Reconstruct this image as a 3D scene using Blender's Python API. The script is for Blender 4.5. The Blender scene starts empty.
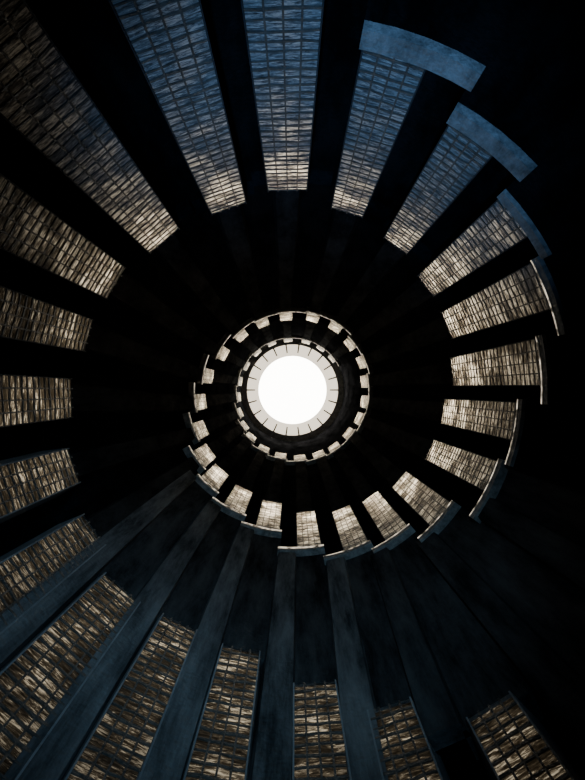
import bpy, math, random
from mathutils import Vector, Matrix
random.seed(4)
FPX=560.0; R=3.0; VX,VY=292.0,391.0
T={0:(305,512),1:(340,509),2:(369,497),3:(398,480),4:(428,450),5:(441,412),6:(450,373),7:(445,327),8:(424,288),9:(394,248),10:(346,215),11:(287,193),12:(229,211),13:(165,243),14:(117,285),15:(90,337),16:(73,399),17:(75,466),18:(95,530),19:(123,588),20:(180,622),21:(241,648),22:(314,682),23:(388,704),24:(487,705),
-1:(272,502),-2:(244,489),-3:(222,470),-4:(211,451),-5:(206,428),-6:(206,402),-7:(213,378),-8:(227,357),-9:(244,340),-10:(264,328),-11:(286,322),-12:(311,323),-13:(332,332),-14:(346,348),-15:(357,365),-16:(360,383),-17:(360,402),-18:(355,418),-19:(345,432)}
W={0:.145,1:.145,2:.14,3:.15,4:.14,5:.16,6:.17,7:.165,8:.15,9:.155,10:.17,11:.19,12:.185,13:.19,14:.17,15:.15,16:.17,17:.15,18:.15,19:.17,20:.14,21:.14,22:.138,23:.13,24:.13}
def lerp_tab(tab,x):
    ks=sorted(tab)
    if x<=ks[0]: return tab[ks[0]]
    for a,b in zip(ks,ks[1:]):
        if x<=b: return tab[a]+(tab[b]-tab[a])*(x-a)/(b-a)
    return tab[ks[-1]]
rin={-36:48,-33:48,-30:49.5,-28:52,-26:57,-24:62,-22:65,-20:67}
gap={-44:.0018,-30:.0016,-22:.0014,-11:.0017,-8:.0016,-5:.00128,-3:.0016,0:.0019,6:.0023,9:.0025,10:.0026,11:.0030,13:.0034,16:.0033,24:.0028}
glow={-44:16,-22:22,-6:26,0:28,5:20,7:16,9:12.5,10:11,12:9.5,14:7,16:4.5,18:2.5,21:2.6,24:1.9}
N0,N1=-36,24
ang={};zt={};zb={};wid={}
for n in range(N0,N1+1):
    if n in T:
        dx,dy=-(T[n][0]-VX),-(T[n][1]-VY)
        r=math.hypot(dx,dy); a=math.atan2(dy,dx)
    else:
        r=lerp_tab(rin,n); a=None
    ang[n]=a; zt[n]=FPX*R/r
    ir=1/r-lerp_tab(gap,n)
    zb[n]=max(0.9,FPX*R*ir)
    wid[n]=W.get(n,.165)*R
for n in range(-20,N0-1,-1):
    ang[n]=ang[n+22]
for n in range(N0+1,N1+1):
    while ang[n]-ang[n-1]>math.pi: ang[n]-=2*math.pi
    while ang[n]-ang[n-1]<-math.pi: ang[n]+=2*math.pi

def mat(name):
    m=bpy.data.materials.new(name); m.use_nodes=True
    nt=m.node_tree; nt.nodes.clear()
    return m,nt,nt.nodes.new('ShaderNodeOutputMaterial')
def N(nt,t,**k):
    n=nt.nodes.new(t)
    for a,v in k.items():
        if a in n.inputs: n.inputs[a].default_value=v
        else: setattr(n,a,v)
    return n
def ramp(nt,stops):
    r=nt.nodes.new('ShaderNodeValToRGB'); e=r.color_ramp.elements
    while len(e)<len(stops): e.new(.5)
    for s,(p,c) in zip(e,stops): s.position=p; s.color=(*c,1)
    return r
def concrete(name,c1,c2,scale=1.2,rough=.8,lo=.35,hi=.65,zs=.35,spec=.1):
    m,nt,o=mat(name)
    tc=nt.nodes.new('ShaderNodeTexCoord'); mp=nt.nodes.new('ShaderNodeMapping'); mp.inputs['Scale'].default_value=(1,1,zs)
    nt.links.new(tc.outputs['Object'],mp.inputs['Vector'])
    no=N(nt,'ShaderNodeTexNoise',Scale=scale,Detail=10.0,Roughness=.72); nt.links.new(mp.outputs[0],no.inputs['Vector'])
    r=ramp(nt,[(lo,c1),(hi,c2)]); nt.links.new(no.outputs['Fac'],r.inputs[0])
    b=N(nt,'ShaderNodeBsdfPrincipled',Roughness=rough); b.inputs['Specular IOR Level'].default_value=spec
    no2=N(nt,'ShaderNodeTexNoise',Scale=18.0,Detail=6.0); nt.links.new(tc.outputs['Object'],no2.inputs['Vector'])
    bu=N(nt,'ShaderNodeBump',Strength=.6,Distance=.04); nt.links.new(no2.outputs['Fac'],bu.inputs['Height'])
    nt.links.new(bu.outputs[0],b.inputs['Normal'])
    nt.links.new(r.outputs[0],b.inputs['Base Color']); nt.links.new(b.outputs[0],o.inputs[0])
    return m
M_wall=concrete('shaded_concrete',(.003,.003,.0032),(.014,.014,.015),2.0,.9,.40,.65,.3,0)  # shade put into the colour: near-black concrete for bays that read unlit
M_ribd=concrete('shaded_rib_concrete',(.010,.010,.010),(.040,.040,.040),2.0,.9,.40,.65,.3,0)  # rib copy of the concrete, darkened to carry the shade there
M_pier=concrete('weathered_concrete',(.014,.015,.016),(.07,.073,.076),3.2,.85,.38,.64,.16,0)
M_pierl=concrete('lit_concrete',(.035,.037,.039),(.20,.205,.21),3.4,.85,.36,.66,.14,0)  # lit copy of the pier concrete, light on lower ribs put into albedo
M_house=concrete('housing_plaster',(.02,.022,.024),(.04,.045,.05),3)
M_housel=concrete('lit_housing_plaster',(.14,.15,.16),(.3,.31,.32),3)  # lighter housing copy, paints light onto the lower-left cheeks
M_rim=concrete('ledge_plaster',(.10,.10,.097),(.30,.295,.29),7)
M_bar=concrete('lattice_bar',(.04,.036,.032),(.11,.10,.09),6,.6)
def pane(name,d0,d1,mixf,lo,mid,hi):
    m,nt,o=mat(name)
    uv=nt.nodes.new('ShaderNodeTexCoord'); mp=nt.nodes.new('ShaderNodeMapping'); mp.inputs['Scale'].default_value=(5,24,1)
    nt.links.new(uv.outputs['UV'],mp.inputs['Vector'])
    n1=N(nt,'ShaderNodeTexNoise',Scale=1.6,Detail=5.0,Roughness=.76,Distortion=.7); nt.links.new(mp.outputs[0],n1.inputs['Vector'])
    n2=N(nt,'ShaderNodeTexNoise',Scale=2.4,Detail=2.0); nt.links.new(uv.outputs['UV'],n2.inputs['Vector'])
    ad=N(nt,'ShaderNodeMath',operation='MULTIPLY_ADD'); ad.inputs[1].default_value=.5; nt.links.new(n2.outputs['Fac'],ad.inputs[0])
    sb=N(nt,'ShaderNodeMath',operation='SUBTRACT'); sb.inputs[1].default_value=.25; nt.links.new(n1.outputs['Fac'],sb.inputs[0]); nt.links.new(sb.outputs[0],ad.inputs[2])
    rt=ramp(nt,[(lo,(.02,.016,.011)),(mid,(.11,.09,.065)),(hi,(1.0,.92,.78))]); nt.links.new(ad.outputs[0],rt.inputs[0])
    rd=ramp(nt,[(.36,d0),(.64,d1)]); nt.links.new(n1.outputs['Fac'],rd.inputs[0])
    tr=nt.nodes.new('ShaderNodeBsdfTranslucent'); nt.links.new(rt.outputs[0],tr.inputs[0])
    df=nt.nodes.new('ShaderNodeBsdfDiffuse'); nt.links.new(rd.outputs[0],df.inputs[0])
    mx=nt.nodes.new('ShaderNodeMixShader'); mx.inputs[0].default_value=mixf
    nt.links.new(df.outputs[0],mx.inputs[1]); nt.links.new(tr.outputs[0],mx.inputs[2]); nt.links.new(mx.outputs[0],o.inputs[0])
    return m
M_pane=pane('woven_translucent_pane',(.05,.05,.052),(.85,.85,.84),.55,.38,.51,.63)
M_paned=pane('shaded_woven_pane',(.025,.020,.016),(.12,.10,.08),.6,.42,.55,.66)  # darker brown pane copy, shade for the lower windows put into colour
def emis(name,c,s):
    m,nt,o=mat(name); e=nt.nodes.new('ShaderNodeEmission'); e.inputs[0].default_value=(*c,1); e.inputs[1].default_value=s
    nt.links.new(e.outputs[0],o.inputs[0]); return m
M_sky=emis('skylight_glow',(1,.96,.86),15)
M_drum_glow=emis('lit_drum_glow',(1,.87,.68),1.8)  # added glowing ring, stands in for skylight falling on the drum walls
m,nt,o=mat('added_glow_board'); M_back=m  # glow added behind each pane, top-to-bottom fade built into its ramp
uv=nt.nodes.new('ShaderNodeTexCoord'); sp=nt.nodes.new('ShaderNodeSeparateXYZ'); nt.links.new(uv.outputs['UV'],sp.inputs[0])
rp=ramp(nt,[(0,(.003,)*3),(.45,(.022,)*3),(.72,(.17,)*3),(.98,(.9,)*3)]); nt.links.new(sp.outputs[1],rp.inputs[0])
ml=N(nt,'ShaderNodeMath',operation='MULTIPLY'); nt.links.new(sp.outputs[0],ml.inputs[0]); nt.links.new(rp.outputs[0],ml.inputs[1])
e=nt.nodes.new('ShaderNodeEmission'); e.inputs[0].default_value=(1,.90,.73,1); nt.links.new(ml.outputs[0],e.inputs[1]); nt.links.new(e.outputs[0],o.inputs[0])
m,nt,o=mat('added_rim_glow'); M_edge=m  # added glowing strip that draws the bright rim line, not a real lamp
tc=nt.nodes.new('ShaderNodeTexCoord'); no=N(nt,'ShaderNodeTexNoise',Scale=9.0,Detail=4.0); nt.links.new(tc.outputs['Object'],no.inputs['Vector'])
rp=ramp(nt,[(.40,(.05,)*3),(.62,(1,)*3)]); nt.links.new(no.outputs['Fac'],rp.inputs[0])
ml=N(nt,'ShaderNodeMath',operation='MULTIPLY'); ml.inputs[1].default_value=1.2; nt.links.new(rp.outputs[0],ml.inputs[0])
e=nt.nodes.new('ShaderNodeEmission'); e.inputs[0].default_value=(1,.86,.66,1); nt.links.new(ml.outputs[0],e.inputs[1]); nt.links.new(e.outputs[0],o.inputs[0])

class MB:
    def __init__(s): s.v=[];s.f=[];s.m=[];s.uv=[]
    def quad(s,pts,mi,uv=None):
        b=len(s.v); s.v+=[tuple(p) for p in pts]; s.f.append(tuple(range(b,b+len(pts)))); s.m.append(mi)
        s.uv.append(uv or [(0,0)]*len(pts))
    def hexa(s,p,mi):
        for q in ((3,2,1,0),(4,5,6,7),(0,1,5,4),(1,2,6,5),(2,3,7,6),(3,0,4,7)):
            s.quad([p[i] for i in q],mi)
    def obj(s,name,mats):
        me=bpy.data.meshes.new(name); me.from_pydata(s.v,[],s.f)
        for m in mats: me.materials.append(m)
        ul=me.uv_layers.new(name='UVMap'); k=0
        for i,p in enumerate(me.polygons):
            p.material_index=s.m[i]
            for u in s.uv[i]: ul.data[k].uv=u; k+=1
        ob=bpy.data.objects.new(name,me); bpy.context.scene.collection.objects.link(ob); return ob
def P(a,r,z): return Vector((r*math.cos(a),r*math.sin(a),z))

RB=3.36
for n in range(N0,N1+1):
    a=ang[n]; u=Vector((math.cos(a),math.sin(a),0)); t=Vector((-u.y,u.x,0)); up=Vector((0,0,1))
    w=wid[n]; top=zt[n]; bot=zb[n]; h=top-bot
    grow=1.10 if n>5 else 1.04
    mb=MB()
    base=u*R+up*((top+bot)/2)
    def L(x,d,z): return t*x+u*d+up*(z-(top+bot)/2)
    def hw(z):
        k=(top-z)/h; return w/2*(1+(grow-1)*k)
    rel=min(.02,.012*12/max(top,8)) if n>3 else .006
    pd=.022 if n>3 else .010
    es=7 if n>=17 else 1.5
    for sgn in (-1,1):
        f0=sgn*hw(top); f1=sgn*hw(bot); e=.014*sgn
        mb.hexa([L(f1,.0,bot),L(f1+e,.0,bot),L(f1+e*es,.37,bot),L(f1,.37,bot),
                 L(f0,.0,top),L(f0+e,.0,top),L(f0+e*es,.37,top),L(f0,.37,top)],0)
    for z0,z1 in ((top-.05,top),(bot,bot+.05)):
        x0,x1=hw(z0),hw(z1)
        mb.hexa([L(-x0,pd,z0),L(x0,pd,z0),L(x0,.37,z0),L(-x0,.37,z0),L(-x1,pd,z1),L(x1,pd,z1),L(x1,.37,z1),L(-x1,.37,z1)],0)
    x0,x1=hw(bot),hw(top); uo=n*7.3
    mb.quad([L(-x0,pd,bot),L(x0,pd,bot),L(x1,pd,top),L(-x1,pd,top)],1,[(uo-x0,bot),(uo+x0,bot),(uo+x1,top),(uo-x1,top)])
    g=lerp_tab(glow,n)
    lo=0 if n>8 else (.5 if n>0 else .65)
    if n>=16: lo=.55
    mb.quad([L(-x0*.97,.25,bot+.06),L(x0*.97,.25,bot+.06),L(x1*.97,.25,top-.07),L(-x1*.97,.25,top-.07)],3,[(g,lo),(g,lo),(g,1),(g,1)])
    if n>-8:
        for k in (-.5,0,.5):
            c0,c1=k*x0,k*x1; b=.009
            mb.hexa([L(c0-b,pd-rel,bot),L(c0+b,pd-rel,bot),L(c0+b,pd,bot),L(c0-b,pd,bot),L(c1-b,pd-rel,top),L(c1+b,pd-rel,top),L(c1+b,pd,top),L(c1-b,pd,top)],2)
        dz=.14 if n>3 else .24; k=int(h/dz)
        for i in range(1,k):
            z=bot+h*i/k; segs=4
            ys=[z+random.uniform(-.015,.015) for _ in range(segs+1)]
            b=random.uniform(.007,.017)
            for j in range(segs):
                xa=hw(z)*(-1+2*j/segs); xb=hw(z)*(-1+2*(j+1)/segs); za,zc=ys[j],ys[j+1]; q=pd-rel*.8
                mb.hexa([L(xa,q,za-b),L(xb,q,zc-b),L(xb,pd,zc-b),L(xa,pd,za-b),L(xa,q,za+b),L(xb,q,zc+b),L(xb,pd,zc+b),L(xa,pd,za+b)],2)
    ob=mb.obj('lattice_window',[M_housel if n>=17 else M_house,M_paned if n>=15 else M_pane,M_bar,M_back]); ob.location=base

ledge=MB(); bays=MB()
def arc(mb,a0,a1,r0,r1,z0,z1,mi,seg=5):
    for i in range(seg):
        p=a0+(a1-a0)*i/seg; q=a0+(a1-a0)*(i+1)/seg
        mb.hexa([P(p,r0,z0),P(q,r0,z0),P(q,r1,z0),P(p,r1,z0),P(p,r0,z1),P(q,r0,z1),P(q,r1,z1),P(p,r1,z1)],mi)
s=1 if ang[0]>ang[1] else -1
for n in range(N0,N1+1):
    hw=wid[n]/2/R*1.10+.012
    a0=ang[n]-s*hw
    a1=(ang[n-1]-s*(wid[n-1]/2/R*1.04)) if n>N0 else ang[n]+s*.2
    ht=.26 if n>8 else (.16 if n>0 else .2)
    rf=R-.05 if n>8 else R-.02
    arc(ledge,a0,a1,rf,RB+.0,zb[n]-ht,zb[n],0)
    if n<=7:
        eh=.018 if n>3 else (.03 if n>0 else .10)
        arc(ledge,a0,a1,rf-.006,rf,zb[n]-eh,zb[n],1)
    low=zt[n+22] if n+22<=N1 else -1.6
    if low<zb[n]-ht:
        flush=(5<=n<=10); shaded=flush or n<=-4
        arc(bays,a0,a1,R+(.03 if flush else .14 if shaded else .10),RB,low,zb[n]-ht,1 if shaded else 0,4)
        if not flush:
            c=ang[n]; lo2=ang[n+22]+(-2*math.pi*round((ang[n+22]-ang[n])/(2*math.pi))) if n+22<=N1 else c
            off=-.14 if n>-4 else 0
            if n==-3: off=-.155
            hw2=.05 if n>-6 else .06
            z0,z1=low,zb[n]-ht
            if -3<=n<=1: z0=zb[n+22]
            pts=[]
            for cc,z in ((lo2+off*-s,z0),(c+off*-s,z1)):
                pts+=[P(cc-hw2,R+.02,z),P(cc+hw2,R+.02,z),P(cc+hw2*1.25,R+.16,z),P(cc-hw2*1.25,R+.16,z)]
            bays.hexa(pts,3 if shaded else (2 if n<=1 else 0))
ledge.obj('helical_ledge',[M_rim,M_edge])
bays.obj('concrete_pier_wall',[M_pier,M_wall,M_pierl,M_ribd])

ztop=FPX*R/46.0
sh=MB()
S=96
for i in range(S):
    p=2*math.pi*i/S;q=2*math.pi*(i+1)/S
    sh.quad([P(p,RB,-1.6),P(q,RB,-1.6),P(q,RB,ztop+.3),P(p,RB,ztop+.3)],0)
    sh.quad([P(p,RB+.4,-1.6),P(q,RB+.4,-1.6),P(q,RB+.4,ztop+.3),P(p,RB+.4,ztop+.3)],0)
sh.obj('wall_round',[M_wall])
fl=MB(); fl.quad([P(2*math.pi*i/64,RB+.4,-1.6) for i in range(64)],0); fl.obj('floor',[M_wall])
ce=MB(); arc(ce,0,2*math.pi,R-.03,RB+.4,ztop,ztop+.3,0,96); ce.obj('ceiling',[M_rim])
sk=MB(); rc=R*34/46
sk.quad([P(-2*math.pi*i/96,rc,ztop+.10) for i in range(96)],0)
for i in range(96):
    p=2*math.pi*i/96;q=2*math.pi*(i+1)/96
    sk.quad([P(p,rc,ztop+.08),P(p,R-.02,ztop+.08),P(q,R-.02,ztop+.08),P(q,rc,ztop+.08)],1)
for i in range(22):
    a=2*math.pi*i/22
    arc(sk,a-.016,a+.016,rc+.22,R-.02,ztop-.02,ztop+.06,2,1)
sk.obj('round_skylight',[M_sky,M_drum_glow,M_bar])

def spot(name,loc,tgt,e,col,size,blend=1,rad=.3):
    l=bpy.data.lights.new(name,'SPOT'); l.energy=e; l.color=col; l.spot_size=math.radians(size); l.spot_blend=blend; l.shadow_soft_size=rad
    o=bpy.data.objects.new(name,l); bpy.context.scene.collection.objects.link(o); o.location=loc
    o.rotation_euler=(Vector(tgt)-Vector(loc)).to_track_quat('-Z','Y').to_euler(); return o
spot('blue_fill_spot',(.6,-2.2,-1.2),(-.5,2.8,6.8),2900,(.19,.47,.95),38)  # unseen blue fill spots, added to tint panes, ledge and ribs
spot('blue_fill_spot',(0.2,2.2,-1.2),(.3,-2.9,8.6),1300,(.30,.58,.82),46)
spot('blue_fill_spot',(-1.8,1.2,-1.2),(2.2,-1.9,5.2),380,(.28,.56,.86),46)

w=bpy.data.worlds.new('World'); bpy.context.scene.world=w; w.use_nodes=True
w.node_tree.nodes['Background'].inputs[0].default_value=(.01,.02,.04,1); w.node_tree.nodes['Background'].inputs[1].default_value=.3

cam=bpy.data.cameras.new('camera'); co=bpy.data.objects.new('camera',cam); bpy.context.scene.collection.objects.link(co)
cam.sensor_fit='VERTICAL'; cam.sensor_height=24; cam.lens=24*FPX/780; cam.clip_end=200
co.matrix_world=Matrix(((-1,0,0,0),(0,1,0,0),(0,0,-1,0),(0,0,0,1)))
bpy.context.scene.camera=co
